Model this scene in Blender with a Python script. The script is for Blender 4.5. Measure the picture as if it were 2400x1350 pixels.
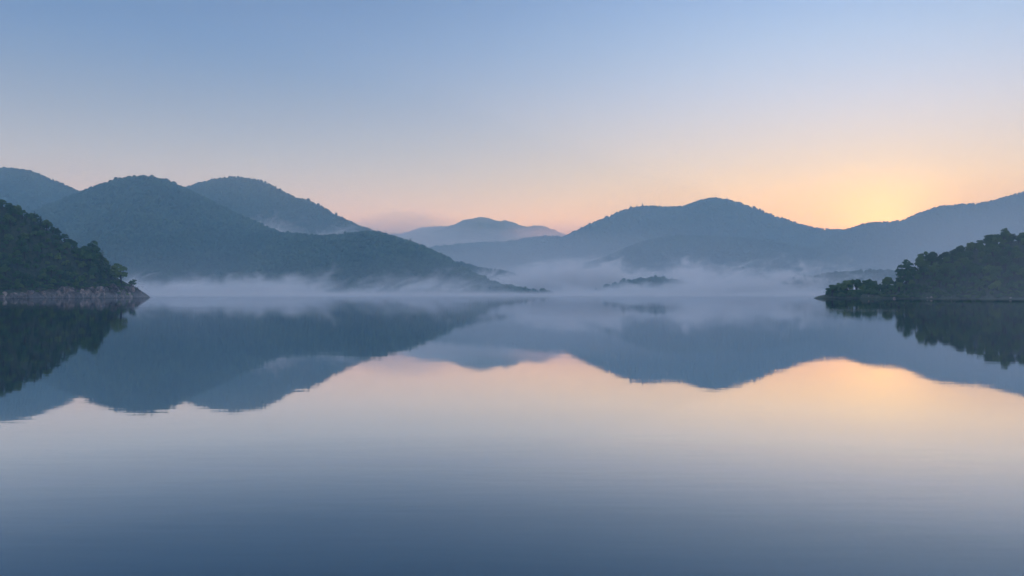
import bpy, math, random
import numpy as np
from mathutils import Vector

for o in list(bpy.data.objects):
    bpy.data.objects.remove(o)
SC = bpy.context.scene
COL = SC.collection
R = math.radians

# ------------------------------------------------------------------ camera
EYE = 3.0            # metres above the water
cd = bpy.data.cameras.new('camera')
cam = bpy.data.objects.new('camera', cd)
COL.objects.link(cam)
cd.sensor_width = 36
cd.lens = 30
cd.shift_y = 13 / 2400
cd.clip_start = 0.5
cd.clip_end = 60000
cam.location = (0, 0, EYE)
cam.rotation_euler = (R(90), 0, 0)
SC.camera = cam

# ------------------------------------------------------------------ sky
SUN_AZ = R(23.7)      # right of the view axis
SUN_EL = R(2.4)       # still behind the far ridge
W = bpy.data.worlds.new('World')
SC.world = W
W.use_nodes = True
nt = W.node_tree
nt.nodes.clear()


def N(tree, kind, **kw):
    n = tree.nodes.new(kind)
    for k, v in kw.items():
        setattr(n, k, v)
    return n


def s2l(c):
    return tuple(((x / 255) / 12.92 if x / 255 <= 0.04045 else ((x / 255 + 0.055) / 1.055) ** 2.4) for x in c)


def ramp(tree, stops, interp='B_SPLINE'):
    n = tree.nodes.new('ShaderNodeValToRGB')
    cr = n.color_ramp
    cr.interpolation = interp
    while len(cr.elements) < len(stops):
        cr.elements.new(0.5)
    for e, (p, c) in zip(cr.elements, stops):
        e.position = p
        e.color = (*c, 1) if len(c) == 3 else c
    return n


def math_n(tree, op, a, b=None, clamp=False):
    n = tree.nodes.new('ShaderNodeMath')
    n.operation = op
    n.use_clamp = clamp
    for i, v in enumerate((a, b)):
        if v is None:
            continue
        if isinstance(v, (int, float)):
            n.inputs[i].default_value = v
        else:
            tree.links.new(v, n.inputs[i])
    return n.outputs[0]


def mix_rgb(tree, blend, f, a, b):
    n = tree.nodes.new('ShaderNodeMix')
    n.data_type = 'RGBA'
    n.blend_type = blend
    n.clamp_factor = True
    for s, v in ((n.inputs[0], f), (n.inputs[6], a), (n.inputs[7], b)):
        if isinstance(v, (int, float)):
            s.default_value = v
        elif isinstance(v, tuple):
            s.default_value = (*v, 1)
        else:
            tree.links.new(v, s)
    return n.outputs[2]


geo = N(nt, 'ShaderNodeNewGeometry')
sep = N(nt, 'ShaderNodeSeparateXYZ')
tc = N(nt, 'ShaderNodeTexCoord')
nt.links.new(tc.outputs['Generated'], sep.inputs[0])
zc = sep.outputs[2]
el = math_n(nt, 'ARCSINE', zc)
eln = math_n(nt, 'DIVIDE', math_n(nt, 'MAXIMUM', el, 0.0), R(90), True)     # 0 horizon .. 1 zenith
elr = math_n(nt, 'POWER', eln, 0.5)                                          # more resolution near the horizon


def rs(deg):
    return math.sqrt(deg / 90)


# sky on the side away from the sunrise, and the sky above the sunrise
def sky_ramp(stops):
    """Smooth ramp over elevation (degrees), eased in log brightness so no stop shows as a band."""
    ds = np.array([math.sqrt(d / 90) for d, c in stops])
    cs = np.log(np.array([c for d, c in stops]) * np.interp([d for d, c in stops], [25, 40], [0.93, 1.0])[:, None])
    out = []
    for p in np.concatenate([np.linspace(0, 0.56, 25), [0.66, 0.78, 0.9, 1.0]]):
        k = max(0, min(int(np.searchsorted(ds, p)) - 1, len(ds) - 2))
        t_ = min(max((p - ds[k]) / (ds[k + 1] - ds[k]), 0), 1)
        m = [np.gradient(cs[:, i], ds) for i in range(3)]
        h = ds[k + 1] - ds[k]
        v = [(2 * t_ ** 3 - 3 * t_ ** 2 + 1) * cs[k, i] + (t_ ** 3 - 2 * t_ ** 2 + t_) * h * m[i][k]
             + (3 * t_ ** 2 - 2 * t_ ** 3) * cs[k + 1, i] + (t_ ** 3 - t_ ** 2) * h * m[i][k + 1] for i in range(3)]
        out.append((float(p), tuple(float(math.exp(x)) for x in v)))
    return ramp(nt, out, 'LINEAR')


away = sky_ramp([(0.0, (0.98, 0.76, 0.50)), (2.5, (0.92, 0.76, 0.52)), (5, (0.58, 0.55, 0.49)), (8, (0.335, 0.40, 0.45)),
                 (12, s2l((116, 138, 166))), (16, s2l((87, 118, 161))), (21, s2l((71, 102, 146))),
                 (40, s2l((122, 148, 186))), (90, s2l((178, 186, 208)))])  # last two stops: unseen overhead sky made paler and brighter to light the mist
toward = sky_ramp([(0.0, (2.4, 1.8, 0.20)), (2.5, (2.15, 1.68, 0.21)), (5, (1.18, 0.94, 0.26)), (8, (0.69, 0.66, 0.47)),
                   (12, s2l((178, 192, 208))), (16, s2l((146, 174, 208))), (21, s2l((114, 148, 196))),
                   (40, s2l((128, 152, 190))), (90, s2l((178, 186, 208)))])  # same added brightening towards the unseen zenith
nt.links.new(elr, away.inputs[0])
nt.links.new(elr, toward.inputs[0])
sd = (math.sin(SUN_AZ) * math.cos(SUN_EL), math.cos(SUN_AZ) * math.cos(SUN_EL), math.sin(SUN_EL))
# horizontal angle to the sun
hx = math_n(nt, 'ARCTAN2', sep.outputs[0], sep.outputs[1])
daz = math_n(nt, 'ABSOLUTE', math_n(nt, 'SUBTRACT', hx, SUN_AZ))
daz = math_n(nt, 'MINIMUM', daz, math_n(nt, 'SUBTRACT', 2 * math.pi, daz))
faz = math_n(nt, 'EXPONENT', math_n(nt, 'MULTIPLY', math_n(nt, 'POWER', math_n(nt, 'DIVIDE', daz, R(25)), 2.0), -1.0))
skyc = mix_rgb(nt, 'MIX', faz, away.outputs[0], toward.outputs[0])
dot = N(nt, 'ShaderNodeVectorMath', operation='DOT_PRODUCT')
nt.links.new(tc.outputs['Generated'], dot.inputs[0])
dot.inputs[1].default_value = sd
ang = math_n(nt, 'ARCCOSINE', math_n(nt, 'MINIMUM', dot.outputs['Value'], 1.0))
glow = math_n(nt, 'EXPONENT', math_n(nt, 'DIVIDE', ang, -R(1.25)))
gcol = mix_rgb(nt, 'MULTIPLY', 1.0, (5.4, 4.6, 0.7), glow)
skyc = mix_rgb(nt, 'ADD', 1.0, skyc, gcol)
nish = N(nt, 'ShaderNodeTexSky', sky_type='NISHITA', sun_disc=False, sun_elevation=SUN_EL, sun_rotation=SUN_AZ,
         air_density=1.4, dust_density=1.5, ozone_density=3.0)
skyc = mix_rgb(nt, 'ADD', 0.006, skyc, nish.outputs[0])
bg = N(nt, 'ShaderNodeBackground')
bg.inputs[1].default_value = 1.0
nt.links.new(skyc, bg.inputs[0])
wo = N(nt, 'ShaderNodeOutputWorld')
nt.links.new(bg.outputs[0], wo.inputs[0])
W.cycles.sampling_method = 'MANUAL'
W.cycles.sample_map_resolution = 512

# ------------------------------------------------------------------ sun (low, behind the ridge)
sl = bpy.data.lights.new('sun', 'SUN')
sl.energy = 2.5
sl.angle = R(0.6)
sl.color = (1.0, 0.68, 0.38)
so = bpy.data.objects.new('sun', sl)
COL.objects.link(so)
so.rotation_euler = Vector(sd).to_track_quat('Z', 'Y').to_euler()
so.location = (4000, 9000, 900)

# ------------------------------------------------------------------ exposure and render
vs = SC.view_settings
vs.view_transform = 'Standard'
vs.look = 'None'
vs.exposure = 0.74
vs.gamma = 1
vs.use_curve_mapping = False
cy = SC.cycles
cy.use_denoising = True
try:
    cy.denoiser = 'OPENIMAGEDENOISE'
    cy.denoising_input_passes = 'RGB_ALBEDO_NORMAL'
except Exception:
    pass
cy.max_bounces = 10
cy.diffuse_bounces = 2
cy.glossy_bounces = 3
cy.volume_bounces = 4
cy.transparent_max_bounces = 8
cy.volume_step_rate = 1.0
cy.volume_max_steps = 256
cy.use_adaptive_sampling = True
cy.adaptive_threshold = 0.02
cy.adaptive_min_samples = 16
cy.sample_clamp_indirect = 4

# ================================================================== helpers
F = 2000.0     # focal length in pixels, for the image-pixel lists below


def pos(bx, by, d):
    """Image pixel column (bx) and row (by) set at distance d -> world point."""
    return (bx - 1200) / F * d, d, EYE + (688 - by) / F * d


def hash2(i, j, seed):
    h = (i.astype(np.int64) * 374761393 + j.astype(np.int64) * 668265263 + seed * 974711) & 0xffffffff
    h = ((h ^ (h >> 13)) * 1274126177) & 0xffffffff
    return ((h ^ (h >> 16)) & 0xffff) / 65535.0


def vnoise(x, y, seed):
    x = np.asarray(x, float)
    y = np.asarray(y, float)
    i = np.floor(x)
    j = np.floor(y)
    fx = x - i
    fy = y - j
    fx = fx * fx * fx * (fx * (fx * 6 - 15) + 10)
    fy = fy * fy * fy * (fy * (fy * 6 - 15) + 10)
    a = hash2(i, j, seed)
    b = hash2(i + 1, j, seed)
    c = hash2(i, j + 1, seed)
    d = hash2(i + 1, j + 1, seed)
    return (a + (b - a) * fx) * (1 - fy) + (c + (d - c) * fx) * fy


def fbm(x, y, seed, octaves=4):
    v = 0
    amp = 0.5
    for k in range(octaves):
        v = v + amp * (vnoise(x * 2 ** k, y * 2 ** k, seed + 17 * k) - 0.5)
        amp *= 0.5
    return v * 2          # about -1..1


def sstep(a, b, x):
    t = np.clip((x - a) / (b - a), 0, 1)
    return t * t * (3 - 2 * t)


def smooth_interp(x, xs, ys):
    """Monotone-ish cubic (Catmull-Rom) through the points."""
    xs = np.asarray(xs, float)
    ys = np.asarray(ys, float)
    m = np.gradient(ys, xs)
    k = np.clip(np.searchsorted(xs, x) - 1, 0, len(xs) - 2)
    h = xs[k + 1] - xs[k]
    t = np.clip((x - xs[k]) / h, 0, 1)
    return ((2 * t ** 3 - 3 * t ** 2 + 1) * ys[k] + (t ** 3 - 2 * t ** 2 + t) * h * m[k]
            + (-2 * t ** 3 + 3 * t ** 2) * ys[k + 1] + (t ** 3 - t ** 2) * h * m[k + 1])


def mesh_obj(name, verts, faces, mat, parent=None, smooth=True, link=True):
    me = bpy.data.meshes.new(name)
    me.from_pydata([tuple(v) for v in verts] if not isinstance(verts, np.ndarray) else verts.tolist(), [],
                   faces.tolist() if isinstance(faces, np.ndarray) else faces)
    if smooth:
        me.polygons.foreach_set('use_smooth', [True] * len(me.polygons))
    me.update()
    o = bpy.data.objects.new(name, me)
    for m in (mat if isinstance(mat, (list, tuple)) else [mat]):
        me.materials.append(m)
    if link:
        COL.objects.link(o)
    if parent:
        o.parent = parent
    return o


def tag(o, label=None, cat=None, group=None, kind=None):
    if label:
        o['label'] = label
    if cat:
        o['category'] = cat
    if group:
        o['group'] = group
    if kind:
        o['kind'] = kind
    return o


# ================================================================== materials
def new_mat(name):
    m = bpy.data.materials.new(name)
    m.use_nodes = True
    t = m.node_tree
    t.nodes.clear()
    out = t.nodes.new('ShaderNodeOutputMaterial')
    return m, t, out


def noise_tex(t, vec, scale, detail=3, rough=0.5, dist=0.0):
    n = t.nodes.new('ShaderNodeTexNoise')
    n.inputs['Scale'].default_value = scale
    n.inputs['Detail'].default_value = detail
    n.inputs['Roughness'].default_value = rough
    n.inputs['Distortion'].default_value = dist
    if vec is not None:
        t.links.new(vec, n.inputs['Vector'])
    return n


def foliage_mat(name, dark, mid, light, trans=0.15, patch=0.03):
    m, t, out = new_mat(name)
    oi = t.nodes.new('ShaderNodeObjectInfo')
    g = t.nodes.new('ShaderNodeNewGeometry')
    nz = noise_tex(t, g.outputs['Position'], 0.55, 2, 0.6)
    pz = noise_tex(t, g.outputs['Position'], patch, 3, 0.6)
    f = math_n(t, 'ADD', math_n(t, 'MULTIPLY', oi.outputs['Random'], 0.42), math_n(t, 'MULTIPLY', nz.outputs['Fac'], 0.30))
    f = math_n(t, 'ADD', f, math_n(t, 'MULTIPLY', math_n(t, 'SUBTRACT', pz.outputs['Fac'], 0.35), 1.1))
    cr = ramp(t, [(0.1, dark), (0.5, mid), (0.95, light)], 'LINEAR')
    t.links.new(f, cr.inputs[0])
    p = t.nodes.new('ShaderNodeBsdfPrincipled')
    p.inputs['Roughness'].default_value = 0.65
    p.inputs['Specular IOR Level'].default_value = 0.25
    t.links.new(cr.outputs[0], p.inputs['Base Color'])
    if trans:
        tr = t.nodes.new('ShaderNodeBsdfTranslucent')
        t.links.new(cr.outputs[0], tr.inputs[0])
        mx = t.nodes.new('ShaderNodeMixShader')
        mx.inputs[0].default_value = trans
        t.links.new(p.outputs[0], mx.inputs[1])
        t.links.new(tr.outputs[0], mx.inputs[2])
        t.links.new(mx.outputs[0], out.inputs[0])
    else:
        t.links.new(p.outputs[0], out.inputs[0])
    return m


M_LEAF = foliage_mat('leaf_broad', (0.018, 0.048, 0.014), (0.050, 0.118, 0.026), (0.145, 0.205, 0.040))
M_NEEDLE = foliage_mat('leaf_needle', (0.016, 0.040, 0.018), (0.030, 0.070, 0.026), (0.060, 0.105, 0.032))
M_FAR = foliage_mat('leaf_far', (0.010, 0.026, 0.012), (0.026, 0.058, 0.022), (0.072, 0.115, 0.040), 0, 0.006)


def simple_noise_mat(name, c1, c2, scale, rough=0.9, bump=0.0, bscale=1.0):
    m, t, out = new_mat(name)
    g = t.nodes.new('ShaderNodeNewGeometry')
    nz = noise_tex(t, g.outputs['Position'], scale, 6, 0.6)
    cr = ramp(t, [(0.35, c1), (0.68, c2)], 'LINEAR')
    t.links.new(nz.outputs['Fac'], cr.inputs[0])
    p = t.nodes.new('ShaderNodeBsdfPrincipled')
    p.inputs['Roughness'].default_value = rough
    p.inputs['Specular IOR Level'].default_value = 0.2
    t.links.new(cr.outputs[0], p.inputs['Base Color'])
    if bump:
        b = t.nodes.new('ShaderNodeBump')
        b.inputs['Strength'].default_value = bump
        b.inputs['Distance'].default_value = 1.0
        nb = noise_tex(t, g.outputs['Position'], bscale, 8, 0.65)
        t.links.new(nb.outputs['Fac'], b.inputs['Height'])
        t.links.new(b.outputs[0], p.inputs['Normal'])
    t.links.new(p.outputs[0], out.inputs[0])
    return m


M_BARK = simple_noise_mat('bark', (0.035, 0.028, 0.022), (0.085, 0.068, 0.052), 2.0)
M_SLOPE = simple_noise_mat('forest_floor', (0.018, 0.034, 0.016), (0.040, 0.062, 0.026), 0.05)
M_FARHILL = simple_noise_mat('far_slope', (0.030, 0.055, 0.028), (0.065, 0.090, 0.050), 0.006, 0.9, 0.6, 0.02)


def rock_mat():
    m, t, out = new_mat('shore_rock')
    g = t.nodes.new('ShaderNodeNewGeometry')
    oi = t.nodes.new('ShaderNodeObjectInfo')
    mp = t.nodes.new('ShaderNodeMapping')
    mp.inputs['Scale'].default_value = (1, 1, 0.6)
    mp.inputs['Rotation'].default_value = (0.2, 0.5, 0.1)
    t.links.new(g.outputs['Position'], mp.inputs[0])
    n1 = noise_tex(t, mp.outputs[0], 0.35, 7, 0.65)
    cr = ramp(t, [(0.34, (0.06, 0.06, 0.065)), (0.48, (0.19, 0.17, 0.165)), (0.58, (0.34, 0.24, 0.19)), (0.70, (0.46, 0.41, 0.38))], 'LINEAR')
    t.links.new(n1.outputs['Fac'], cr.inputs[0])
    vr = t.nodes.new('ShaderNodeTexVoronoi')
    vr.feature = 'DISTANCE_TO_EDGE'
    vr.inputs['Scale'].default_value = 0.55
    t.links.new(mp.outputs[0], vr.inputs['Vector'])
    b = t.nodes.new('ShaderNodeBump')
    b.inputs['Strength'].default_value = 0.9
    b.inputs['Distance'].default_value = 1.2
    nb = noise_tex(t, mp.outputs[0], 0.9, 8, 0.7)
    hgt = math_n(t, 'ADD', nb.outputs['Fac'], math_n(t, 'MULTIPLY', math_n(t, 'MINIMUM', vr.outputs['Distance'], 0.12), 4.0))
    t.links.new(hgt, b.inputs['Height'])
    p = t.nodes.new('ShaderNodeBsdfPrincipled')
    p.inputs['Roughness'].default_value = 0.85
    hv = t.nodes.new('ShaderNodeHueSaturation')
    t.links.new(math_n(t, 'ADD', math_n(t, 'MULTIPLY', oi.outputs['Random'], 0.8), 0.45), hv.inputs['Value'])
    t.links.new(cr.outputs[0], hv.inputs['Color'])
    t.links.new(hv.outputs[0], p.inputs['Base Color'])
    t.links.new(b.outputs[0], p.inputs['Normal'])
    t.links.new(p.outputs[0], out.inputs[0])
    return m


M_ROCK = rock_mat()


def headland_mat(name, low, high, y0, y1):
    """Wooded ground with a bare rocky, drawn-down margin along the water line."""
    m, t, out = new_mat(name)
    g = t.nodes.new('ShaderNodeNewGeometry')
    sp = t.nodes.new('ShaderNodeSeparateXYZ')
    t.links.new(g.outputs['Position'], sp.inputs[0])
    nz = noise_tex(t, g.outputs['Position'], 0.12, 5, 0.6)
    f = math_n(t, 'ADD', sp.outputs[2], math_n(t, 'MULTIPLY', math_n(t, 'SUBTRACT', nz.outputs['Fac'], 0.5), -9.0))
    mr = t.nodes.new('ShaderNodeMapRange')
    for k_, v_ in (('From Min', y0), ('From Max', y1), ('To Min', low), ('To Max', high)):
        mr.inputs[k_].default_value = v_
    t.links.new(sp.outputs[1], mr.inputs['Value'])
    f = math_n(t, 'DIVIDE', math_n(t, 'SUBTRACT', f, mr.outputs[0]), 2.0, True)
    n1 = noise_tex(t, g.outputs['Position'], 0.5, 7, 0.65)
    rock = ramp(t, [(0.34, (0.03, 0.03, 0.03)), (0.52, (0.075, 0.068, 0.064)), (0.72, (0.21, 0.17, 0.145))], 'LINEAR')
    t.links.new(n1.outputs['Fac'], rock.inputs[0])
    soil = ramp(t, [(0.35, (0.020, 0.038, 0.017)), (0.65, (0.055, 0.070, 0.030))], 'LINEAR')
    t.links.new(n1.outputs['Fac'], soil.inputs[0])
    c = mix_rgb(t, 'MIX', f, rock.outputs[0], soil.outputs[0])
    b = t.nodes.new('ShaderNodeBump')
    b.inputs['Strength'].default_value = 0.8
    b.inputs['Distance'].default_value = 0.8
    nb = noise_tex(t, g.outputs['Position'], 1.1, 8, 0.7)
    t.links.new(nb.outputs['Fac'], b.inputs['Height'])
    p = t.nodes.new('ShaderNodeBsdfPrincipled')
    p.inputs['Roughness'].default_value = 0.9
    t.links.new(c, p.inputs['Base Color'])
    t.links.new(b.outputs[0], p.inputs['Normal'])
    t.links.new(p.outputs[0], out.inputs[0])
    return m


M_HEAD = headland_mat('left_bank', -4.0, 6.5, 515, 595)
M_HEAD_R = headland_mat('right_bank', -4.0, -3.0, 400, 540)


def water_mat():
    m, t, out = new_mat('lake_water')
    g = t.nodes.new('ShaderNodeNewGeometry')

    def layer(sx, sy, scale, detail):
        mp = t.nodes.new('ShaderNodeMapping')
        mp.inputs['Scale'].default_value = (sx, sy, 1)
        t.links.new(g.outputs['Position'], mp.inputs[0])
        return noise_tex(t, mp.outputs[0], scale, detail, 0.5)
    swell = layer(0.5, 1.0, 0.30, 2)          # long gentle swell, about 3-6 m
    rip = layer(0.22, 1.0, 2.6, 3)            # short ripples, crests across the view
    # faint breeze bands far out where the surface is ruffled
    band = layer(0.0012, 0.010, 1.0, 3)
    bandf = ramp(t, [(0.50, (0, 0, 0)), (0.66, (1, 1, 1))], 'EASE')
    t.links.new(band.outputs['Fac'], bandf.inputs[0])
    h = math_n(t, 'ADD', math_n(t, 'MULTIPLY', swell.outputs['Fac'], 0.0025), math_n(t, 'MULTIPLY', rip.outputs['Fac'], 0.0009))
    b = t.nodes.new('ShaderNodeBump')
    b.inputs['Strength'].default_value = 1.0
    b.inputs['Distance'].default_value = 1.0
    t.links.new(h, b.inputs['Height'])
    p = t.nodes.new('ShaderNodeBsdfDiffuse')
    p.inputs['Color'].default_value = (0.010, 0.055, 0.085, 1)
    gl = t.nodes.new('ShaderNodeBsdfGlossy')
    gl.inputs['Color'].default_value = (0.825, 0.855, 0.88, 1)
    t.links.new(math_n(t, 'ADD', 0.015, math_n(t, 'MULTIPLY', bandf.outputs[0], 0.06)), gl.inputs['Roughness'])
    t.links.new(b.outputs[0], gl.inputs['Normal'])
    fr = t.nodes.new('ShaderNodeFresnel')
    fr.inputs['IOR'].default_value = 1.333
    t.links.new(b.outputs[0], fr.inputs['Normal'])
    fc = ramp(t, [(0.0, (0.0,) * 3), (0.12, (0.14,) * 3), (0.16, (0.20,) * 3), (0.22, (0.34,) * 3), (0.30, (0.63,) * 3), (0.38, (0.87,) * 3), (0.46, (0.97,) * 3), (1.0, (1.0,) * 3)], 'LINEAR')
    t.links.new(fr.outputs[0], fc.inputs[0])
    mx = t.nodes.new('ShaderNodeMixShader')
    t.links.new(fc.outputs[0], mx.inputs[0])
    t.links.new(p.outputs[0], mx.inputs[1])
    t.links.new(gl.outputs[0], mx.inputs[2])
    t.links.new(mx.outputs[0], out.inputs[0])
    return m


# ================================================================== the lake
HALF = 8600.0
gx = [-HALF, -2000, -400, 0, 400, 2000, HALF]
gy = [-3000, -400, 0, 300, 800, 2000, 5000, HALF - 5]
lv = [(x, y, 0.0) for y in gy for x in gx]
lf = [(j * 7 + i, j * 7 + i + 1, (j + 1) * 7 + i + 1, (j + 1) * 7 + i) for j in range(len(gy) - 1) for i in range(6)]
tag(mesh_obj('lake_water', lv, lf, water_mat(), smooth=False), kind='structure')

# ================================================================== hills
PROTO = {}


class Hill:
    """A ridge outline given in image pixels, built as real ground with a front and a back slope."""

    def __init__(self, name, pts, dist, tree_h=8.0, front=1.9, back=1.3, foot=60, seed=1, nu=220, nv=70,
                 mat=None, cliff=0.0, rough=1.0, warp=0.34, spur=300.0, jag=0.0, nback=0.3, front_pts=None, lift=0.0):
        bx = np.array([p[0] for p in pts], float)
        by = np.array([p[1] for p in pts], float)
        db = [d[0] for d in dist]
        dd = [d[1] for d in dist]
        u = np.linspace(bx[0], bx[-1], nu)
        D = smooth_interp(u, db, dd) if len(db) > 2 else np.interp(u, db, dd)
        Z = EYE + (688 - smooth_interp(u, bx, by)) / F * D - tree_h
        Z = np.maximum(Z, -3)
        Z = Z + lift * np.clip((Z - 6) / 12, 0, 1)
        X = (u - 1200) / F * D
        if jag:
            Z = Z + jag * fbm(X / 25, X * 0, seed + 5, 3)
        if front_pts:
            Wf = np.interp(u, [p[0] for p in front_pts], [p[1] for p in front_pts])
        else:
            Wf = foot + front * np.maximum(Z, 0)
        Wb = foot + back * np.maximum(Z, 0)
        sf = np.linspace(1.12, 0, nv)
        nb = int(nv * nback)
        sb = np.linspace(0, 1.1, nb + 1)[1:]
        S = np.concatenate([-sf, sb])                      # negative in front
        XX = np.repeat(X[None, :], len(S), 0)
        T = np.where(S[:, None] < 0, S[:, None] * Wf[None, :], S[:, None] * Wb[None, :])
        YY = D[None, :] + T
        s = np.abs(S)[:, None] + 0 * XX
        mask = np.clip(4 * s * (1.02 - s), 0, 1)
        s2 = s + warp * mask * fbm(XX / spur + seed, YY / (spur * 1.6), seed, 4)
        s2 = np.clip(s2, 0, 1.2)
        c = np.minimum(s2, 1)
        prof = 0.5 * (0.5 * (np.cos(math.pi * c) + 1)) + 0.5 * (1 - c)
        prof = np.where(s2 > 1, -(s2 - 1) * 0.6, prof)
        zz = np.maximum(Z[None, :], 2.0) * prof
        zz = np.where(Z[None, :] < 2.0, np.minimum(zz, Z[None, :]), zz)
        if cliff:
            zz = zz + cliff * sstep(1.02, 0.86, s) * sstep(-2, cliff * 1.2, Z[None, :]) * sstep(0.0, 0.35, s)
        zz = zz + rough * mask * (11.0 * fbm(XX / 110, YY / 150, seed + 3, 4)) * np.clip(Z[None, :] / 100, 0.15, 1.5)
        zz = np.where(s > 1.0, np.minimum(zz, -1.0 - 20 * (s - 1)), zz)
        zz = np.maximum(zz, -8.0)
        n0, n1 = zz.shape
        V = np.stack([XX, YY, zz], -1).reshape(-1, 3)
        idx = np.arange(n0 * n1).reshape(n0, n1)
        Fc = np.stack([idx[:-1, :-1], idx[:-1, 1:], idx[1:, 1:], idx[1:, :-1]], -1).reshape(-1, 4)
        self.o = tag(mesh_obj(name, V, Fc, mat or M_SLOPE), kind='structure')
        self.P = np.stack([XX, YY, zz], -1)
        self.S = S

    def scatter(self, spacing, seed, behind=0.15, zmin=1.5, jitter=1.0, margin=0.67):
        P = self.P
        A, B, C = P[:-1, :-1], P[:-1, 1:], P[1:, :-1]
        ar = np.linalg.norm(np.cross(B - A, C - A), axis=-1)
        ok = (self.S[:-1] < behind)[:, None] & (A[..., 2] > zmin - 3) & (np.abs(A[..., 0]) < margin * A[..., 1])
        ar = np.where(ok, ar, 0)
        n = int(ar.sum() / spacing ** 2)
        rg = np.random.default_rng(seed)
        w = ar.ravel() / ar.sum()
        k = rg.choice(len(w), n, p=w)
        i, j = np.unravel_index(k, ar.shape)
        a = rg.random((n, 1))
        b = rg.random((n, 1))
        Q = (P[i, j] * (1 - a) * (1 - b) + P[i, j + 1] * a * (1 - b) + P[i + 1, j] * (1 - a) * b + P[i + 1, j + 1] * a * b)
        return Q[Q[:, 2] > zmin]

    def ground(self, x, y):
        """Height of the ground at (x, y), nearest grid node."""
        d = (self.P[..., 0] - x) ** 2 + (self.P[..., 1] - y) ** 2
        return float(self.P.reshape(-1, 3)[int(np.argmin(d)), 2])


# ------------------------------------------------------------------ instancing a wood that reads as one mass
def lump_crown(seed, conical=False, sub=2):
    import bmesh
    bm = bmesh.new()
    bmesh.ops.create_icosphere(bm, subdivisions=sub, radius=1.0)
    rnd = random.Random(seed)
    cs = [Vector((rnd.uniform(-1, 1), rnd.uniform(-1, 1), rnd.uniform(-0.6, 1))).normalized() for _ in range(9)]
    for v in bm.verts:
        d = v.co.normalized()
        b = max(max(0, d.dot(c)) ** 8 for c in cs)
        r = 0.72 + 0.34 * b + rnd.uniform(-0.07, 0.07)
        p = d * r
        if conical:
            h = (p.z + 1) / 2
            k = 1.15 * (1 - h) ** 0.8 + 0.05
            v.co = Vector((p.x * k, p.y * k, p.z * 1.25 + 0.25))
        else:
            v.co = Vector((p.x, p.y, max(p.z, -0.75)))
    me = bpy.data.meshes.new('crown')
    bm.to_mesh(me)
    bm.free()
    return me


def proto_collection(name, meshes, mat):
    c = bpy.data.collections.new(name)
    for i, me in enumerate(meshes):
        if mat:
            me.materials.clear()
            me.materials.append(mat)
        o = bpy.data.objects.new(f'{name}_{i}', me)
        c.objects.link(o)
    return c


FAR_TREES = proto_collection('far_tree_kinds', [lump_crown(1), lump_crown(2), lump_crown(3), lump_crown(4, True), lump_crown(5)], M_FAR)


def wood_group(coll):
    g = bpy.data.node_groups.new('wood_' + coll.name, 'GeometryNodeTree')
    g.interface.new_socket('Geometry', in_out='INPUT', socket_type='NodeSocketGeometry')
    g.interface.new_socket('Geometry', in_out='OUTPUT', socket_type='NodeSocketGeometry')
    gi = g.nodes.new('NodeGroupInput')
    go = g.nodes.new('NodeGroupOutput')
    ci = g.nodes.new('GeometryNodeCollectionInfo')
    ci.inputs['Collection'].default_value = coll
    ci.inputs['Separate Children'].default_value = True
    ci.inputs['Reset Children'].default_value = True
    ip = g.nodes.new('GeometryNodeInstanceOnPoints')
    ip.inputs['Pick Instance'].default_value = True

    def attr(nm, dt):
        a = g.nodes.new('GeometryNodeInputNamedAttribute')
        a.data_type = dt
        a.inputs['Name'].default_value = nm
        return a.outputs['Attribute']
    g.links.new(gi.outputs[0], ip.inputs['Points'])
    g.links.new(ci.outputs[0], ip.inputs['Instance'])
    g.links.new(attr('pick', 'INT'), ip.inputs['Instance Index'])
    e2r = g.nodes.new('FunctionNodeEulerToRotation')
    g.links.new(attr('turn', 'FLOAT_VECTOR'), e2r.inputs[0])
    g.links.new(e2r.outputs[0], ip.inputs['Rotation'])
    g.links.new(attr('size', 'FLOAT_VECTOR'), ip.inputs['Scale'])
    g.links.new(ip.outputs[0], go.inputs[0])
    return g


GROUPS = {}


def wood(name, Q, size, pick, coll, label, seed, cat='forest'):
    n = len(Q)
    rg = np.random.default_rng(seed)
    me = bpy.data.meshes.new(name)
    me.vertices.add(n)
    me.vertices.foreach_set('co', np.asarray(Q, np.float32).ravel())
    a = me.attributes.new('size', 'FLOAT_VECTOR', 'POINT')
    a.data.foreach_set('vector', np.asarray(size, np.float32).ravel())
    a = me.attributes.new('turn', 'FLOAT_VECTOR', 'POINT')
    tv = np.zeros((n, 3), np.float32)
    tv[:, 2] = rg.random(n) * 6.283
    a.data.foreach_set('vector', tv.ravel())
    a = me.attributes.new('pick', 'INT', 'POINT')
    a.data.foreach_set('value', np.asarray(pick, np.int32))
    o = bpy.data.objects.new(name, me)
    COL.objects.link(o)
    if coll.name not in GROUPS:
        GROUPS[coll.name] = wood_group(coll)
    md = o.modifiers.new('wood', 'NODES')
    md.node_group = GROUPS[coll.name]
    return tag(o, label, cat, kind='stuff')


def far_wood(hill, spacing, r, seed, label, zmin=2.0, behind=0.12):
    Q = hill.scatter(spacing, seed, behind=behind, zmin=zmin)
    n = len(Q)
    rg = np.random.default_rng(seed + 1)
    k = r * (0.7 + 0.35 * rg.random(n) + 0.75 * rg.random(n) ** 6)
    # patches of taller and lower wood
    k = k * (1 + 0.15 * fbm(Q[:, 0] / 90, Q[:, 1] / 90, seed, 3))
    size = np.stack([k, k, k * (0.95 + 0.4 * rg.random(n))], -1)
    Q = Q + np.stack([0 * k, 0 * k, size[:, 2] * 0.55], -1)
    pick = rg.choice(5, n, p=[.24, .24, .24, .06, .22])
    return wood('forest', Q, size, pick, FAR_TREES, label, seed)


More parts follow.
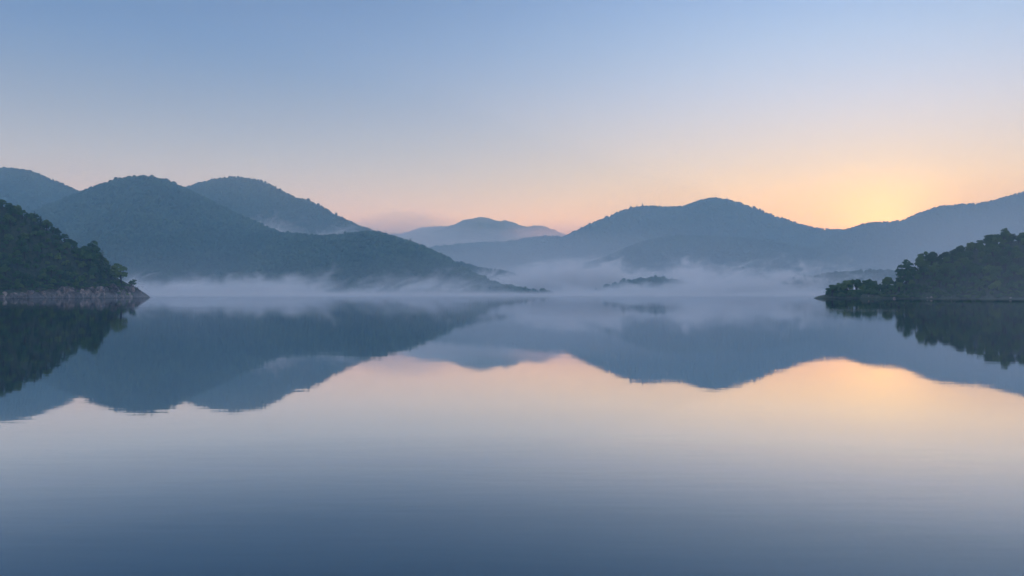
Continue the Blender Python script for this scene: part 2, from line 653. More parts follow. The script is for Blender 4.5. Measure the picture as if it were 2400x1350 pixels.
# far pale range between the hills
Hill('distant_mountain', [(780, 590), (860, 562), (905, 548), (940, 546), (965, 540), (990, 533), (1015, 531), (1040, 530), (1075, 534), (1130, 546), (1250, 560), (1420, 600)],
     [(780, 7200), (1420, 7200)], tree_h=0, front=2.0, foot=200, seed=11, mat=M_FARHILL, rough=2, spur=900, jag=10)
Hill('distant_mountain', [(860, 605), (930, 575), (980, 555), (1020, 543), (1060, 527), (1100, 513), (1128, 509), (1150, 512), (1172, 518), (1185, 516), (1205, 522), (1240, 531),
                          (1270, 528), (1300, 539), (1330, 552), (1400, 585), (1500, 620)],
     [(860, 6000), (1500, 6000)], tree_h=0, front=1.8, foot=150, seed=12, mat=M_FARHILL, rough=2, spur=700, jag=7)
h = Hill('far_hill', [(930, 610), (1000, 582), (1060, 574), (1110, 569), (1170, 567), (1215, 562), (1250, 556), (1290, 553), (1330, 556), (1400, 572), (1520, 600)],
         [(930, 4550), (1520, 4450)], tree_h=6, front=2.0, foot=150, seed=13, rough=2, spur=500)
far_wood(h, 13, 6, 101, 'pale blue wooded ridge low in front of the farthest mountain')

# left back hills
h = Hill('far_hill', [(-500, 470), (-300, 400), (-150, 385), (-60, 386), (0, 391), (60, 397), (120, 416), (188, 447), (260, 484), (360, 530), (480, 580)],
         [(-500, 3250), (480, 3250)], tree_h=8, front=1.7, seed=21, spur=420)
far_wood(h, 9, 4.2, 102, 'hazy wooded hill at the far left edge behind the great dark hill')
h = Hill('far_hill', [(250, 520), (330, 485), (400, 450), (435, 436), (500, 419), (550, 412), (600, 418), (640, 433), (690, 459), (730, 469), (770, 490), (830, 520), (890, 543), (950, 570), (1050, 615)],
         [(250, 3500), (1050, 3300)], tree_h=8, front=1.7, seed=22, spur=420)
far_wood(h, 9, 4.2, 103, 'hazy wooded hill with a round top and mist along its flank')

# right hills
h = Hill('far_hill', [(1020, 640), (1085, 611), (1130, 602), (1200, 592), (1240, 583), (1300, 564), (1330, 550), (1380, 525), (1430, 505), (1470, 488), (1520, 482), (1560, 483), (1600, 481),
                      (1640, 468), (1670, 463), (1700, 466), (1760, 483), (1830, 511), (1880, 525), (1930, 535), (1970, 538), (2010, 550), (2080, 580), (2200, 630)],
         [(1020, 4000), (2200, 4200)], tree_h=8, front=1.9, seed=31, spur=450)
far_wood(h, 11, 5.2, 104, 'broad blue wooded hill with a round summit right of centre')
h = Hill('far_hill', [(1300, 650), (1380, 615), (1440, 590), (1490, 570), (1535, 557), (1580, 550), (1640, 551), (1720, 553), (1800, 560), (1880, 575), (1980, 600), (2080, 640)],
         [(1300, 3250), (2080, 3350)], tree_h=8, front=1.8, seed=32, spur=350)
far_wood(h, 9, 4.2, 105, 'lower wooded spur in front of the broad blue hill')
h = Hill('far_hill', [(1800, 650), (1850, 618), (1900, 585), (1940, 558), (1970, 541), (2000, 530), (2030, 521), (2060, 518), (2100, 517), (2140, 502), (2170, 491), (2200, 483), (2250, 476), (2310, 472),
                      (2360, 457), (2400, 447), (2460, 430), (2560, 420), (2700, 440), (2900, 500)],
         [(1800, 3500), (2400, 3500), (2900, 3400)], tree_h=8, front=1.9, seed=33, spur=420)
far_wood(h, 9, 4.2, 106, 'hazy wooded hill at the right edge under the sunrise glow')

# low ridges in the mist across the water
h = Hill('near_hill', [(1000, 625), (1050, 612), (1085, 613), (1110, 619), (1140, 626), (1170, 630), (1200, 637), (1235, 648), (1290, 668), (1340, 690)],
         [(1000, 2500), (1340, 2450)], tree_h=8, front=1.8, foot=40, seed=41, nu=140, nv=40, spur=200)
far_wood(h, 8, 4.3, 107, 'low wooded ridge sloping down into the mist at centre')
h = Hill('near_hill', [(1350, 690), (1400, 676), (1430, 662), (1460, 654), (1500, 649), (1540, 646), (1570, 648), (1610, 656), (1660, 680), (1690, 690)],
         [(1350, 2150), (1690, 2200)], tree_h=8, front=1.8, foot=40, seed=42, nu=120, nv=40, spur=160)
far_wood(h, 7.5, 3.9, 108, 'small wooded mound standing out of the mist right of centre')
h = Hill('near_hill', [(1740, 686), (1780, 669), (1830, 658), (1880, 647), (1920, 640), (1960, 635), (2010, 632), (2060, 628), (2110, 631), (2180, 640), (2300, 655), (2500, 650)],
         [(1740, 1950), (2500, 1850)], tree_h=6, front=1.9, foot=40, seed=43, nu=160, nv=40, spur=160)
far_wood(h, 6, 2.9, 109, 'low wooded ridge behind the right headland and its mist')

# the great dark hill on the left and its forward shoulder
h = Hill('near_hill', [(-260, 600), (-120, 560), (-20, 530), (80, 493), (140, 468), (188, 447), (240, 428), (285, 414), (322, 410), (360, 412), (400, 424), (440, 441), (480, 461), (520, 480), (560, 500),
                       (600, 517), (660, 545), (740, 580), (840, 625), (960, 675), (1020, 692)],
         [(-260, 2650), (322, 2500), (700, 2480), (1020, 2300)], tree_h=7.5, front=1.75, seed=51, nu=320, nv=110, spur=300)
far_wood(h, 7.2, 4.1, 110, 'great dark wooded hill with a rounded top on the left')
h = Hill('near_hill', [(420, 640), (500, 585), (560, 555), (620, 538), (690, 545), (750, 551), (800, 546), (850, 541), (890, 543), (940, 556), (1000, 578), (1050, 601), (1080, 619), (1130, 645), (1180, 664), (1240, 674), (1290, 680), (1335, 687), (1360, 692)],
         [(420, 2350), (620, 2300), (850, 2200), (1080, 2080), (1360, 2000)], tree_h=7.5, front=1.7, foot=40, seed=52, nu=300, nv=90, spur=240)
far_wood(h, 6.8, 3.9, 111, 'dark wooded shoulder running down to a point in the middle of the lake')

# ================================================================== trees of the near headlands
def leaf_quads(rg, P, Nrm, size):
    """One small bent leaf spray (two triangles) per point, facing roughly along Nrm."""
    n = len(P)
    t = np.cross(Nrm, rg.normal(size=(n, 3)))
    t /= np.linalg.norm(t, axis=1, keepdims=True) + 1e-9
    b = np.cross(Nrm, t)
    s = size[:, None]
    k = 0.75 + 0.5 * rg.random((n, 1))
    q = np.stack([P - t * s, P - b * s * k + Nrm * s * 0.25, P + t * s, P + b * s * k + Nrm * s * 0.25], 1)
    return q.reshape(-1, 3), np.arange(n * 4).reshape(n, 4)


def tube(path, radii, sides=6):
    V, Fc = [], []
    for i, (p, r) in enumerate(zip(path, radii)):
        p = Vector(p)
        d = (Vector(path[min(i + 1, len(path) - 1)]) - Vector(path[max(i - 1, 0)])).normalized()
        a = d.orthogonal().normalized()
        b = d.cross(a)
        for k in range(sides):
            w = 2 * math.pi * k / sides
            V.append(tuple(p + (a * math.cos(w) + b * math.sin(w)) * r))
    for i in range(len(path) - 1):
        for k in range(sides):
            k2 = (k + 1) % sides
            Fc.append((i * sides + k, i * sides + k2, (i + 1) * sides + k2, (i + 1) * sides + k))
    return V, Fc


def make_mesh(name, V, Fc, mat, smooth=False):
    me = bpy.data.meshes.new(name)
    me.from_pydata([tuple(v) for v in V], [], [tuple(int(i) for i in f) for f in Fc])
    me.materials.append(mat)
    if smooth:
        me.polygons.foreach_set('use_smooth', [True] * len(me.polygons))
    me.update()
    return me


def broad_tree(seed, clumps=26, per=36, flat=0.9, open_=0.0, lean=0.0, leaf=0.135):
    """Unit broadleaf tree: base at z=0, crown radius about 1, about 2.7 tall."""
    rg = np.random.default_rng(seed)
    rnd = random.Random(seed)
    cz = 1.65
    C = []
    while len(C) < clumps:
        d = rg.normal(size=3)
        d /= np.linalg.norm(d)
        if d[2] < (-0.85 if open_ else -0.55):
            continue
        r = (0.30 + 0.55 * rg.random() ** 0.5)
        c = d * r * np.array([1, 1, flat])
        c[0] += lean * (c[2] + 0.8)
        if open_ and any(np.linalg.norm(c - q) < 0.36 * open_ for q in C):
            continue
        C.append(c)
    C = np.array(C)
    rad = 0.24 + 0.16 * rg.random(clumps)
    if open_:
        rad *= 0.82
    P, Nn, S = [], [], []
    for c, r in zip(C, rad):
        d = rg.normal(size=(per, 3))
        d /= np.linalg.norm(d, axis=1, keepdims=True)
        d[:, 2] = np.abs(d[:, 2]) * 0.9 - 0.25
        P.append(c + d * r * (0.55 + 0.5 * rg.random((per, 1))))
        nn = d + 0.6 * c / (np.linalg.norm(c) + 1e-6) + 0.5 * rg.normal(size=(per, 3)) + np.array([0, 0, 0.35])
        Nn.append(nn / np.linalg.norm(nn, axis=1, keepdims=True))
        S.append(leaf * (0.6 + 0.7 * rg.random(per)))
    P = np.concatenate(P) + np.array([0, 0, cz])
    V, Fc = leaf_quads(rg, P, np.concatenate(Nn), np.concatenate(S))
    crown = make_mesh('crown', V, Fc, M_LEAF)
    b0 = (-0.8 * lean, 0, -0.35)
    path = [b0, (-0.5 * lean + rnd.uniform(-.04, .04), rnd.uniform(-.04, .04), 0.45), (-0.1 * lean, 0, 1.0), (0.1 * lean, 0.02, 1.6), (0.3 * lean, 0, 2.1)]
    TV, TF = tube(path, [0.11, 0.085, 0.07, 0.045, 0.015])
    order = np.argsort(rg.random(clumps))[:9]
    for k in order:
        c = C[k] + np.array([0, 0, cz])
        s0 = Vector((-0.1 * lean + 0.0, 0, rnd.uniform(0.75, 1.35)))
        e = Vector(c)
        mid = s0.lerp(e, 0.5) + Vector((rnd.uniform(-.08, .08), rnd.uniform(-.08, .08), -0.06))
        v2, f2 = tube([s0, mid, e], [0.045, 0.03, 0.01], 5)
        o = len(TV)
        TV += v2
        TF += [tuple(i + o for i in f) for f in f2]
    trunk = make_mesh('trunk', TV, TF, M_BARK, True)
    return trunk, crown


def pine_tree(seed, slim=1.0):
    """Unit conifer: base at z=0, about 3 tall with whorls of drooping boughs."""
    rg = np.random.default_rng(seed)
    P, Nn, S = [], [], []
    H = 3.1
    layers = 13
    for i in range(layers):
        f = i / (layers - 1)
        z = 0.45 + f * (H - 0.55)
        rr = (0.95 * (1 - f) ** 0.85 + 0.05) * slim * (0.8 + 0.35 * rg.random())
        nb = max(4, int(9 * (1 - f) + 4))
        for b in range(nb):
            w = rg.random() * 6.283
            L = rr * (0.7 + 0.4 * rg.random())
            m = max(3, int(10 * L))
            tt = (np.arange(m) + rg.random(m)) / m
            px = np.cos(w) * L * tt
            py = np.sin(w) * L * tt
            pz = z + 0.10 * tt - 0.30 * tt ** 2 * L + 0.05 * rg.normal(size=m)
            P.append(np.stack([px + 0.06 * rg.normal(size=m), py + 0.06 * rg.normal(size=m), pz], -1))
            nn = np.stack([np.cos(w) * np.ones(m) * 0.6, np.sin(w) * np.ones(m) * 0.6, np.ones(m)], -1) + 0.45 * rg.normal(size=(m, 3))
            Nn.append(nn / np.linalg.norm(nn, axis=1, keepdims=True))
            S.append(0.12 * (0.6 + 0.6 * rg.random(m)) * (1 - 0.45 * f))
    V, Fc = leaf_quads(rg, np.concatenate(P), np.concatenate(Nn), np.concatenate(S))
    crown = make_mesh('crown', V, Fc, M_NEEDLE)
    TV, TF = tube([(0, 0, -0.35), (0.02, 0, 0.8), (0, 0.02, 2.0), (0, 0, H)], [0.085, 0.065, 0.04, 0.008])
    return make_mesh('trunk', TV, TF, M_BARK, True), crown


KINDS = [broad_tree(201), broad_tree(202, 30, 34, 1.05), broad_tree(203, 22, 38, 0.8), broad_tree(204, 28, 34, 1.15), broad_tree(205, 24, 36, 0.95),
         pine_tree(211), pine_tree(212, 0.8), pine_tree(213, 1.15)]
OPEN = broad_tree(221, 20, 34, 0.85, open_=1.15, lean=-0.18, leaf=0.12)
LEAN = broad_tree(222, 16, 34, 0.75, open_=0.7, lean=0.35, leaf=0.13)
TALL = broad_tree(223, 30, 34, 1.35)


def joined(tr, cr, name):
    V = [v.co[:] for v in tr.vertices]
    n = len(V)
    Fc = [tuple(p.vertices) for p in tr.polygons]
    nt_ = len(Fc)
    V += [v.co[:] for v in cr.vertices]
    Fc += [tuple(i + n for i in p.vertices) for p in cr.polygons]
    me = make_mesh(name, V, Fc, M_BARK)
    me.materials.append(cr.materials[0])
    me.polygons.foreach_set('material_index', [0] * nt_ + [1] * (len(Fc) - nt_))
    return me


NEAR_TREES = proto_collection('near_tree_kinds', [joined(t_, c_, 'tree') for t_, c_ in KINDS], None)


def tree(kind, loc, r, rot, label, group=None, hs=1.0, name=None):
    tr, cr = KINDS[kind] if isinstance(kind, int) else kind
    conifer = isinstance(kind, int) and kind >= 5
    o = bpy.data.objects.new(name or ('pine_tree' if conifer else 'broadleaf_tree'), None)
    o.empty_display_size = 0.5
    COL.objects.link(o)
    o.location = loc
    o.rotation_euler = (0, 0, rot)
    o.scale = (r, r, r * hs)
    for nm, me in (('trunk', tr), ('crown', cr)):
        c = bpy.data.objects.new(nm, me)
        COL.objects.link(c)
        c.parent = o
    return tag(o, label, 'tree', group)


# ------------------------------------------------------------------ left headland
LH = Hill('headland', [(-420, 330), (-250, 400), (-120, 450), (-40, 480), (0, 497), (50, 520), (100, 548), (140, 577), (180, 603), (215, 625), (245, 645), (270, 659), (290, 668), (305, 673), (318, 680), (330, 689), (343, 697.5), (360, 706)],
          [(-420, 560), (0, 605), (200, 640), (360, 655)], tree_h=0, foot=6, back=1.2, lift=5.0, seed=61, nu=260, nv=90, mat=M_HEAD, cliff=2.2, rough=1.6, warp=0.16, spur=70,
          front_pts=[(-420, 230), (-200, 185), (0, 145), (100, 112), (200, 80), (270, 52), (310, 30), (340, 12), (360, 8)])
# ------------------------------------------------------------------ right headland
RH = Hill('headland', [(1905, 704), (1921, 698.5), (1940, 695), (1980, 692), (2030, 690), (2060, 686), (2100, 675), (2150, 652), (2200, 630), (2250, 612), (2300, 594), (2350, 583), (2400, 574), (2480, 545), (2600, 500), (2760, 460)],
          [(1905, 545), (2000, 535), (2100, 520), (2400, 505), (2760, 480)], tree_h=0, foot=6, back=1.2, lift=3.4, seed=62, nu=260, nv=90, mat=M_HEAD_R, cliff=0.6, rough=1.6, warp=0.16, spur=70,
          front_pts=[(1905, 8), (1940, 20), (2000, 40), (2100, 55), (2250, 80), (2400, 108), (2760, 150)])


def near_wood(hill, spacing, n_single, seed, side, zmin, pine_share, rr=(1.5, 3.1), reach=(-9, 9), zy=None):
    Q = hill.scatter(spacing, seed, behind=0.5, zmin=zmin, margin=0.66)
    if zy:
        Q = Q[Q[:, 2] > np.interp(Q[:, 1], zy[0], zy[1])]
    Q = Q[(Q[:, 0] / Q[:, 1] > reach[0]) & (Q[:, 0] / Q[:, 1] < reach[1])]
    rg = np.random.default_rng(seed + 9)
    # drop points that crowd each other
    keep = []
    cell = {}
    for i in rg.permutation(len(Q)):
        c = (int(Q[i, 0] // 4), int(Q[i, 1] // 4))
        if all(np.hypot(*(Q[i, :2] - Q[j, :2])) > spacing * 0.62 for dx in (-1, 0, 1) for dy in (-1, 0, 1) for j in cell.get((c[0] + dx, c[1] + dy), ())):
            cell.setdefault(c, []).append(i)
            keep.append(i)
    Q = Q[keep]
    n = len(Q)
    r = rr[0] + (rr[1] - rr[0]) * rg.random(n) ** 1.4 + 0.9 * (rg.random(n) > 0.95)
    r *= np.clip(0.55 + (Q[:, 2] - zmin) / 14, 0.55, 1.0)
    pk = np.where(rg.random(n) < pine_share, rg.integers(5, 8, n), rg.integers(0, 5, n))
    if pine_share:
        pk = np.where(fbm(Q[:, 0] / 40, Q[:, 1] / 40, seed, 2) > 0.25, np.where(rg.random(n) < 0.6, rg.integers(5, 8, n), pk), pk)
    hs = 0.9 + 0.3 * rg.random(n)
    r = np.where(pk >= 5, np.minimum(r, 3.3) * 0.85, r)
    # how large each shows: size over distance, favouring crowns not hidden behind others
    front = (Q[:, 1].max() - Q[:, 1])
    score = r / Q[:, 1] + 1e-6 * front
    vis = (np.abs(Q[:, 0]) < 0.598 * Q[:, 1])
    ridge = np.zeros(n, bool)
    bear = Q[:, 0] / Q[:, 1]
    elev = (Q[:, 2] + 2.4 * r) / Q[:, 1]
    for b0 in np.arange(-0.62, 0.62, 0.006):
        k = np.where((bear >= b0) & (bear < b0 + 0.006) & vis)[0]
        if len(k):
            ridge[k[np.argmax(elev[k])]] = True
    order = np.argsort(-(score + 10 * ridge) * np.where(vis, 1, 0.0))
    single = order[:n_single]
    ms = np.zeros(n, bool)
    ms[single] = True
    for i in single:
        con = pk[i] >= 5
        kindw = 'pointed dark conifer' if con else 'rounded broadleaf tree'
        if ridge[i]:
            lab = f'{kindw} on the skyline of the wooded {side} headland'
            grp = f'{side} headland skyline ' + ('conifers' if con else 'broadleaf trees')
        else:
            lab = f'{kindw} in the dense wood on the slope of the {side} headland'
            grp = f'{side} headland slope ' + ('conifers' if con else 'broadleaf trees')
        tree(int(pk[i]), (Q[i, 0], Q[i, 1], Q[i, 2] - 0.25 * r[i]), float(r[i] * 1.08), float(rg.random() * 6.28), lab, grp, float(hs[i]))
    rest = ~ms
    size = np.stack([r, r, r * hs], -1)[rest]
    Qs = Q[rest] - np.stack([0 * r, 0 * r, 0.25 * r], -1)[rest]
    wood('forest', Qs, size, pk[rest], NEAR_TREES, f'dense mixed wood covering the {side} headland behind its nearer trees', seed + 3)
    return Q


near_wood(LH, 3.7, 160, 301, 'left', 1.8, 0.30, reach=(-9, (272 - 1200) / F), zy=([470, 510, 560, 620], [1.0, 1.6, 3.8, 6.0]))
near_wood(RH, 3.8, 140, 302, 'right', 1.2, 0.0, reach=((2066 - 1200) / F, 9))


def place(hill, bx, d, kind, h_px, label, rot=0.0, hs=1.0, unit=2.65, name=None, sink=0.12):
    """A single tree at image column bx, distance d, whose height spans h_px image pixels."""
    x = (bx - 1200) / F * d
    z = hill.ground(x, d)
    if hill is RH and bx < 2070:
        sink = 0.62
        h_px = h_px * 0.9
    r = h_px / F * d / (unit - sink) / hs
    return tree(kind, (x, d, z - sink * r * hs), r, rot, label, None, hs, name)


# trees one can pick out against the mist
place(LH, 283, 640, OPEN, 54, 'open-crowned tree with bare limbs showing, near the tip of left headland', 0.0, 1.0, sink=0.3)
place(LH, 309, 646, LEAN, 24, 'small tree leaning out over the rocky tip of left headland', 0.0, 1.0)
place(LH, 240, 632, 7, 52, 'dark conical tree on left headland just behind the open-crowned tree', 1.0)
place(LH, 212, 628, TALL, 62, 'tall round-headed tree standing above its neighbours on left headland edge', 2.0)
place(RH, 1951, 528, 0, 32, 'outermost rounded tree at the tip of the right headland', 0.5)
place(RH, 1966, 530, 4, 30, 'low round tree second from the tip of the right headland', 1.5)
place(RH, 1985, 527, 1, 36, 'mid-height rounded tree third from the tip of right headland', 2.5)
place(RH, 2006, 525, 2, 41, 'broadest tree of the clump near the right headland tip', 3.5, 1.05)
place(RH, 2021, 522, 2, 26, 'low bushy tree filling the foot of the gap before the lone twin-topped tree', 1.7)
place(RH, 2051, 520, 0, 24, 'low bushy tree just landward of the lone twin-topped pair', 0.2)
place(RH, 2034, 523, 3, 37, 'twin-topped tree standing alone between two gaps on right headland', 0.9)
place(RH, 2044, 522, 0, 35, 'rounded tree joined to the lone twin-topped one on right headland', 2.9)
place(RH, 2061, 520, 4, 24, 'small tree in the dip at the foot of the right headland slope', 4.0)
place(RH, 2080, 518, 1, 34, 'rounded tree where the right headland slope begins to rise', 5.0)
place(RH, 2124, 512, TALL, 54, 'tall rounded tree jutting above the lower right headland slope', 0.3)
place(RH, 2160, 510, TALL, 50, 'tall leaning-topped tree halfway up the right headland skyline', 1.9)
place(RH, 2184, 508, 2, 44, 'broad tree next above the tall one halfway up right headland', 1.1)

# ------------------------------------------------------------------ rocks along the left headland
def rock_mesh(seed):
    import bmesh
    bm = bmesh.new()
    rnd = random.Random(seed)
    bmesh.ops.create_icosphere(bm, subdivisions=3, radius=1.0)
    planes = []
    for _ in range(11):
        d = Vector((rnd.gauss(0, 1), rnd.gauss(0, 1), rnd.gauss(0.2, 0.8))).normalized()
        planes.append((d, rnd.uniform(0.52, 0.86)))
    for v in bm.verts:
        p = v.co.copy()
        for d, k in planes:
            e = p.dot(d) - k
            if e > 0:
                p -= d * e
        v.co = p + Vector((rnd.uniform(-.02, .02), rnd.uniform(-.02, .02), rnd.uniform(-.02, .02)))
    me = bpy.data.meshes.new('rock')
    bm.to_mesh(me)
    bm.free()
    me.materials.append(M_ROCK)
    return me


ROCKS = [rock_mesh(s_) for s_ in range(401, 409)]
rr_ = random.Random(77)


def shore_y(hill, bx):
    """Distance at which the headland meets the water along image column bx."""
    P = hill.P
    b = (bx - 1200) / F
    m = np.abs(P[..., 0] - b * P[..., 1])
    j = np.argmin(m, axis=1)
    row = np.arange(P.shape[0])
    q = P[row, j]
    q = q[(hill.S < 0) & (m[row, j] < 8)]
    q = q[q[:, 2] > 0.0]
    return float(q[:, 1].min()) if len(q) else None


def rock(hill, bx, up, sx, sy, sz, tilt):
    y = shore_y(hill, bx)
    if y is None:
        return
    y = y + up
    x = (bx - 1200) / F * y
    z = hill.ground(x, y)
    o = bpy.data.objects.new('rock', rr_.choice(ROCKS))
    COL.objects.link(o)
    o.location = (x, y, z + sz * 0.15)
    o.rotation_euler = (rr_.uniform(-.35, .35), tilt, rr_.uniform(0, 6.28))
    o.scale = (sx, sy, sz)
    o.parent = hill.o


def rock_on(hill, p, sx, sy, sz, tilt):
    o = bpy.data.objects.new('rock', rr_.choice(ROCKS))
    COL.objects.link(o)
    o.location = (p[0], p[1], p[2] + sz * 0.1)
    o.rotation_euler = (rr_.uniform(-.35, .35), tilt, rr_.uniform(-3, 3))
    o.scale = (sx, sy, sz)
    o.parent = hill.o


Qr = LH.scatter(1.7, 341, behind=0.25, zmin=-0.2, margin=0.605)
lim = np.interp(Qr[:, 1], [450, 530, 570, 620, 655], [0.3, 0.9, 4.0, 6.2, 8.0])
Qr = Qr[Qr[:, 2] < lim]
for p in Qr[:150]:
    g_ = float(np.interp(p[1], [450, 520, 580], [0.4, 0.7, 1.1])) * min(1.0, max(0.3, ((343 - 1200) / F - p[0] / p[1]) * F / 55))
    if p[0] / p[1] > (338 - 1200) / F:
        continue
    s_ = rr_.uniform(0.6, 2.2) * g_
    if rr_.random() < 0.22:
        s_ *= 1.7
    rock_on(LH, p, s_ * rr_.uniform(.8, 1.3), s_ * rr_.uniform(.7, 1.1), s_ * rr_.uniform(0.9, 1.6), rr_.uniform(0.25, 0.7))
for k in range(12):
    bx = rr_.uniform(1935, 2390)
    s_ = rr_.uniform(0.4, 0.9)
    rock(RH, bx, rr_.uniform(-0.5, 3.0), s_ * 1.3, s_, s_ * 0.7, rr_.uniform(-0.3, 0.3))

# ------------------------------------------------------------------ low shrubs at the edge of the wood
Qs = LH.scatter(2.6, 331, behind=0.0, zmin=1.0, margin=0.64)
Qs = Qs[(Qs[:, 2] < 12)]
rgx = np.random.default_rng(5)
dens = fbm(Qs[:, 0] / 14, Qs[:, 1] / 14, 9, 3)
Qs = Qs[dens > np.where(Qs[:, 1] < 535, -0.55, np.where(Qs[:, 2] < 5.0, 0.05, -0.4))]
kx = 0.7 + 0.8 * rgx.random(len(Qs))
wood('undergrowth', Qs - np.stack([0 * kx, 0 * kx, 0.9 * kx], -1), np.stack([kx * 1.2, kx * 1.2, kx * 0.9], -1), rgx.integers(0, 5, len(Qs)), NEAR_TREES,
     'low green scrub above the rocks of the left headland', 332, 'shrubs')
Qs = RH.scatter(2.6, 333, behind=0.6, zmin=0.35, margin=0.64)
Qs = Qs[(Qs[:, 2] < 7) & (Qs[:, 0] / Qs[:, 1] > (1942 - 1200) / F)]
kx = (0.6 + 0.7 * rgx.random(len(Qs))) * np.where(Qs[:, 0] / Qs[:, 1] < 0.43, 1.5, 1.0)
wood('undergrowth', Qs - np.stack([0 * kx, 0 * kx, 0.9 * kx], -1), np.stack([kx * 1.2, kx * 1.2, kx * 0.9], -1), rgx.integers(0, 5, len(Qs)), NEAR_TREES,
     'low dark scrub along the water edge of the right headland', 334, 'shrubs')

# ================================================================== air
def box_obj(name, lo, hi, mat):
    (x0, y0, z0), (x1, y1, z1) = lo, hi
    v = [(x, y, z) for z in (z0, z1) for y in (y0, y1) for x in (x0, x1)]
    f = [(0, 2, 3, 1), (4, 5, 7, 6), (0, 1, 5, 4), (1, 3, 7, 5), (3, 2, 6, 7), (2, 0, 4, 6)]
    return mesh_obj(name, v, f, mat, smooth=False)


def haze_mat():
    m, t, out = new_mat('haze')
    p = t.nodes.new('ShaderNodeVolumePrincipled')
    p.inputs['Color'].default_value = (0.44, 0.78, 1.0, 1)      # thin air scatters blue most, absorbs nothing
    p.inputs['Absorption Color'].default_value = (1, 1, 1, 1)
    p.inputs['Density'].default_value = 2.4e-4
    p.inputs['Anisotropy'].default_value = 0.15
    t.links.new(p.outputs[0], out.inputs['Volume'])
    return m


hz = box_obj('haze', (-HALF - 200, -3200, -14), (HALF + 200, HALF + 200, 600), haze_mat())
tag(hz, 'blue morning haze filling the whole valley', 'haze', kind='stuff')


def mist_mat(name, lo, hi, dens, seed, a=1.0, b=0.7, c=-0.15, gain=2.5, big=260.0, fine=70.0, shear=0.8, edge=0.25, step=14.0, tint=(1.0, 1.0, 1.0), soft=False, g_=0.0):
    """Drifting mist: thick at the bottom, ragged and leaning at the top."""
    m, t, out = new_mat(name)
    g = t.nodes.new('ShaderNodeNewGeometry')
    sp = t.nodes.new('ShaderNodeSeparateXYZ')
    t.links.new(g.outputs['Position'], sp.inputs[0])

    def unit(i):
        return math_n(t, 'DIVIDE', math_n(t, 'SUBTRACT', sp.outputs[i], lo[i]), hi[i] - lo[i])
    px, py, pz = unit(0), unit(1), unit(2)

    def fade(p, e):
        k = math_n(t, 'MINIMUM', p, math_n(t, 'SUBTRACT', 1.0, p))
        n = t.nodes.new('ShaderNodeMapRange')
        n.interpolation_type = 'SMOOTHSTEP'
        n.inputs['From Max'].default_value = e
        t.links.new(k, n.inputs['Value'])
        return n.outputs[0]
    env = math_n(t, 'MULTIPLY', fade(px, edge), fade(py, 0.35))
    # leaning coordinate: x - shear * z
    lx = math_n(t, 'SUBTRACT', sp.outputs[0], math_n(t, 'MULTIPLY', sp.outputs[2], shear))
    cb = t.nodes.new('ShaderNodeCombineXYZ')
    t.links.new(math_n(t, 'DIVIDE', lx, big), cb.inputs[0])
    t.links.new(math_n(t, 'DIVIDE', sp.outputs[1], big), cb.inputs[1])
    t.links.new(math_n(t, 'ADD', math_n(t, 'DIVIDE', sp.outputs[2], big * 1.2), seed * 3.7), cb.inputs[2])
    n1 = noise_tex(t, cb.outputs[0], 1.0, 0 if soft else 1, 0.5, 0.0 if soft else 0.4)
    cf = t.nodes.new('ShaderNodeCombineXYZ')
    t.links.new(math_n(t, 'DIVIDE', lx, fine * 1.5), cf.inputs[0])
    t.links.new(math_n(t, 'DIVIDE', sp.outputs[1], fine * 2.2), cf.inputs[1])
    t.links.new(math_n(t, 'ADD', math_n(t, 'DIVIDE', sp.outputs[2], fine * 0.9), seed * 1.3), cf.inputs[2])
    n2 = noise_tex(t, cf.outputs[0], 1.0, 4, 0.62, 1.4)
    f = math_n(t, 'ADD', math_n(t, 'MULTIPLY', n1.outputs['Fac'], a), b * 0.5 if soft else math_n(t, 'MULTIPLY', n2.outputs['Fac'], b))
    f = math_n(t, 'ADD', math_n(t, 'SUBTRACT', f, pz), c)
    f = math_n(t, 'MULTIPLY', f, gain, True)
    f = math_n(t, 'MULTIPLY', f if soft else math_n(t, 'MULTIPLY', f, f), env)
    p = t.nodes.new('ShaderNodeVolumePrincipled')
    p.inputs['Color'].default_value = (*tint, 1)
    p.inputs['Anisotropy'].default_value = g_
    t.links.new(math_n(t, 'MULTIPLY', f, dens), p.inputs['Density'])
    t.links.new(p.outputs[0], out.inputs['Volume'])
    dim = (hi[0] - lo[0] + hi[1] - lo[1] + hi[2] - lo[2]) / 3
    m.cycles.volume_step_rate = step / (dim / 10)
    return m


def mist(label, lo, hi, dens, seed, **kw):
    o = box_obj('mist', lo, hi, mist_mat('mist', lo, hi, dens, seed, **kw))
    return tag(o, label, 'mist', kind='stuff')


# banks of mist lying on the far water and at the foot of the hills
WISP = dict(a=0.95, b=1.25, gain=2.0, big=150, fine=34, step=12)
mist('long bank of mist on the water below the great left hill', (-830, 1560, 0.3), (-330, 1740, 78), 0.045, 1, c=-0.58, edge=0.2, shear=0.5, **WISP)
mist('leaning wisps drifting over the foot of the dark shoulder at centre left', (-600, 1640, 0.4), (40, 1800, 96), 0.026, 2, c=-0.68, edge=0.3, shear=1.1, **WISP)
mist('bright bank of mist in the valley mouth at centre', (-130, 2150, 0.5), (560, 2400, 126), 0.055, 3, c=-0.46, edge=0.16, shear=0.5, **WISP)
mist('rising wisps and mist bank on the water right of centre', (330, 1820, 0.35), (850, 2020, 122), 0.055, 4, c=-0.76, edge=0.22, shear=0.8, **{**WISP, 'b': 1.65, 'gain': 1.8, 'fine': 30})
mist('low bank of mist on the water before the small wooded mound', (60, 1800, 0.37), (520, 1990, 48), 0.045, 17, c=-0.48, edge=0.25, shear=0.6, **WISP)
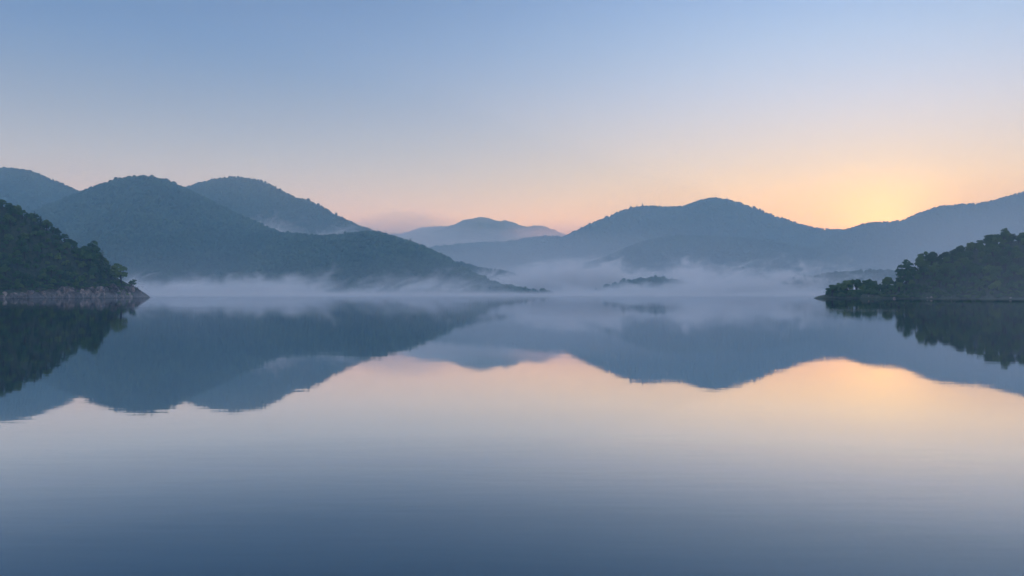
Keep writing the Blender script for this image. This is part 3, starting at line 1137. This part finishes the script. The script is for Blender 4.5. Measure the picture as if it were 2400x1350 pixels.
mist('mist hanging in the valley in front of the low right ridge', (400, 1350, 0.45), (830, 1540, 44), 0.018, 5, a=0.8, b=0.8, c=-0.30, big=120, fine=30, edge=0.25, step=14)
mist('mist clinging to the flank of the round hazy hill', (-1050, 2660, 130), (-400, 2900, 345), 0.060, 6, a=0.85, b=1.1, c=-0.55, gain=2.0, big=200, fine=46, shear=0.3, edge=0.3, step=16)
SOFT = dict(a=0.5, b=0.3, gain=0.95, soft=True)
mist('soft vapour climbing the lower slopes of the near left hill', (-900, 1300, 0.8), (900, 1545, 200), 0.0030, 12, c=0.0, big=260, edge=0.15, step=80, **SOFT)
mist('soft vapour before the broad hill on the right', (-250, 2420, 0.55), (2300, 2800, 560), 0.0040, 14, c=0.10, big=420, edge=0.12, step=130, **SOFT)
mist('soft vapour behind the great left hill', (-2000, 2600, 0.58), (-250, 2950, 520), 0.0014, 15, c=0.05, big=420, edge=0.15, step=120, **SOFT)
mist('glowing vapour in front of the right edge hill', (800, 2150, 0.7), (2300, 2410, 500), 0.0040, 8, c=0.20, big=420, edge=0.25, step=90, g_=0.4, **SOFT)
mist('sunlit veil of vapour across the right arm of the lake', (290, 700, 0.9), (1000, 1240, 300), 0.0010, 16, c=0.25, big=300, edge=0.25, step=180, g_=0.65, **SOFT)
mist('pale vapour filling the far valley behind the low centre ridge', (-1000, 3300, 0.6), (900, 4050, 360), 0.0045, 7, c=0.28, big=600, edge=0.2, step=200, **SOFT)
mist('pale vapour at the foot of the farthest mountains', (-1500, 4700, 0.65), (1500, 5300, 575), 0.0150, 10, c=0.38, big=600, edge=0.2, step=200, g_=0.3, **SOFT)
mist('faint mist in front of the right headland', (130, 250, 0.5), (420, 395, 70), 0.0032, 13, a=0.6, b=0.4, c=0.05, gain=1.0, big=90, edge=0.25, step=45, soft=True)
# thin breath of vapour over the open water
mist('thin veil of vapour over the open lake', (-560, 420, 0.2), (560, 1250, 6.0), 0.0022, 9, a=1.0, b=0.6, c=-0.05, gain=1.6, big=90, fine=60, edge=0.12, step=60, soft=True)
mist('low strip of vapour along the far shore', (-820, 1300, 0.25), (760, 1540, 14), 0.009, 11, a=0.7, b=0.6, c=0.0, gain=1.6, big=160, fine=50, edge=0.12, step=20)
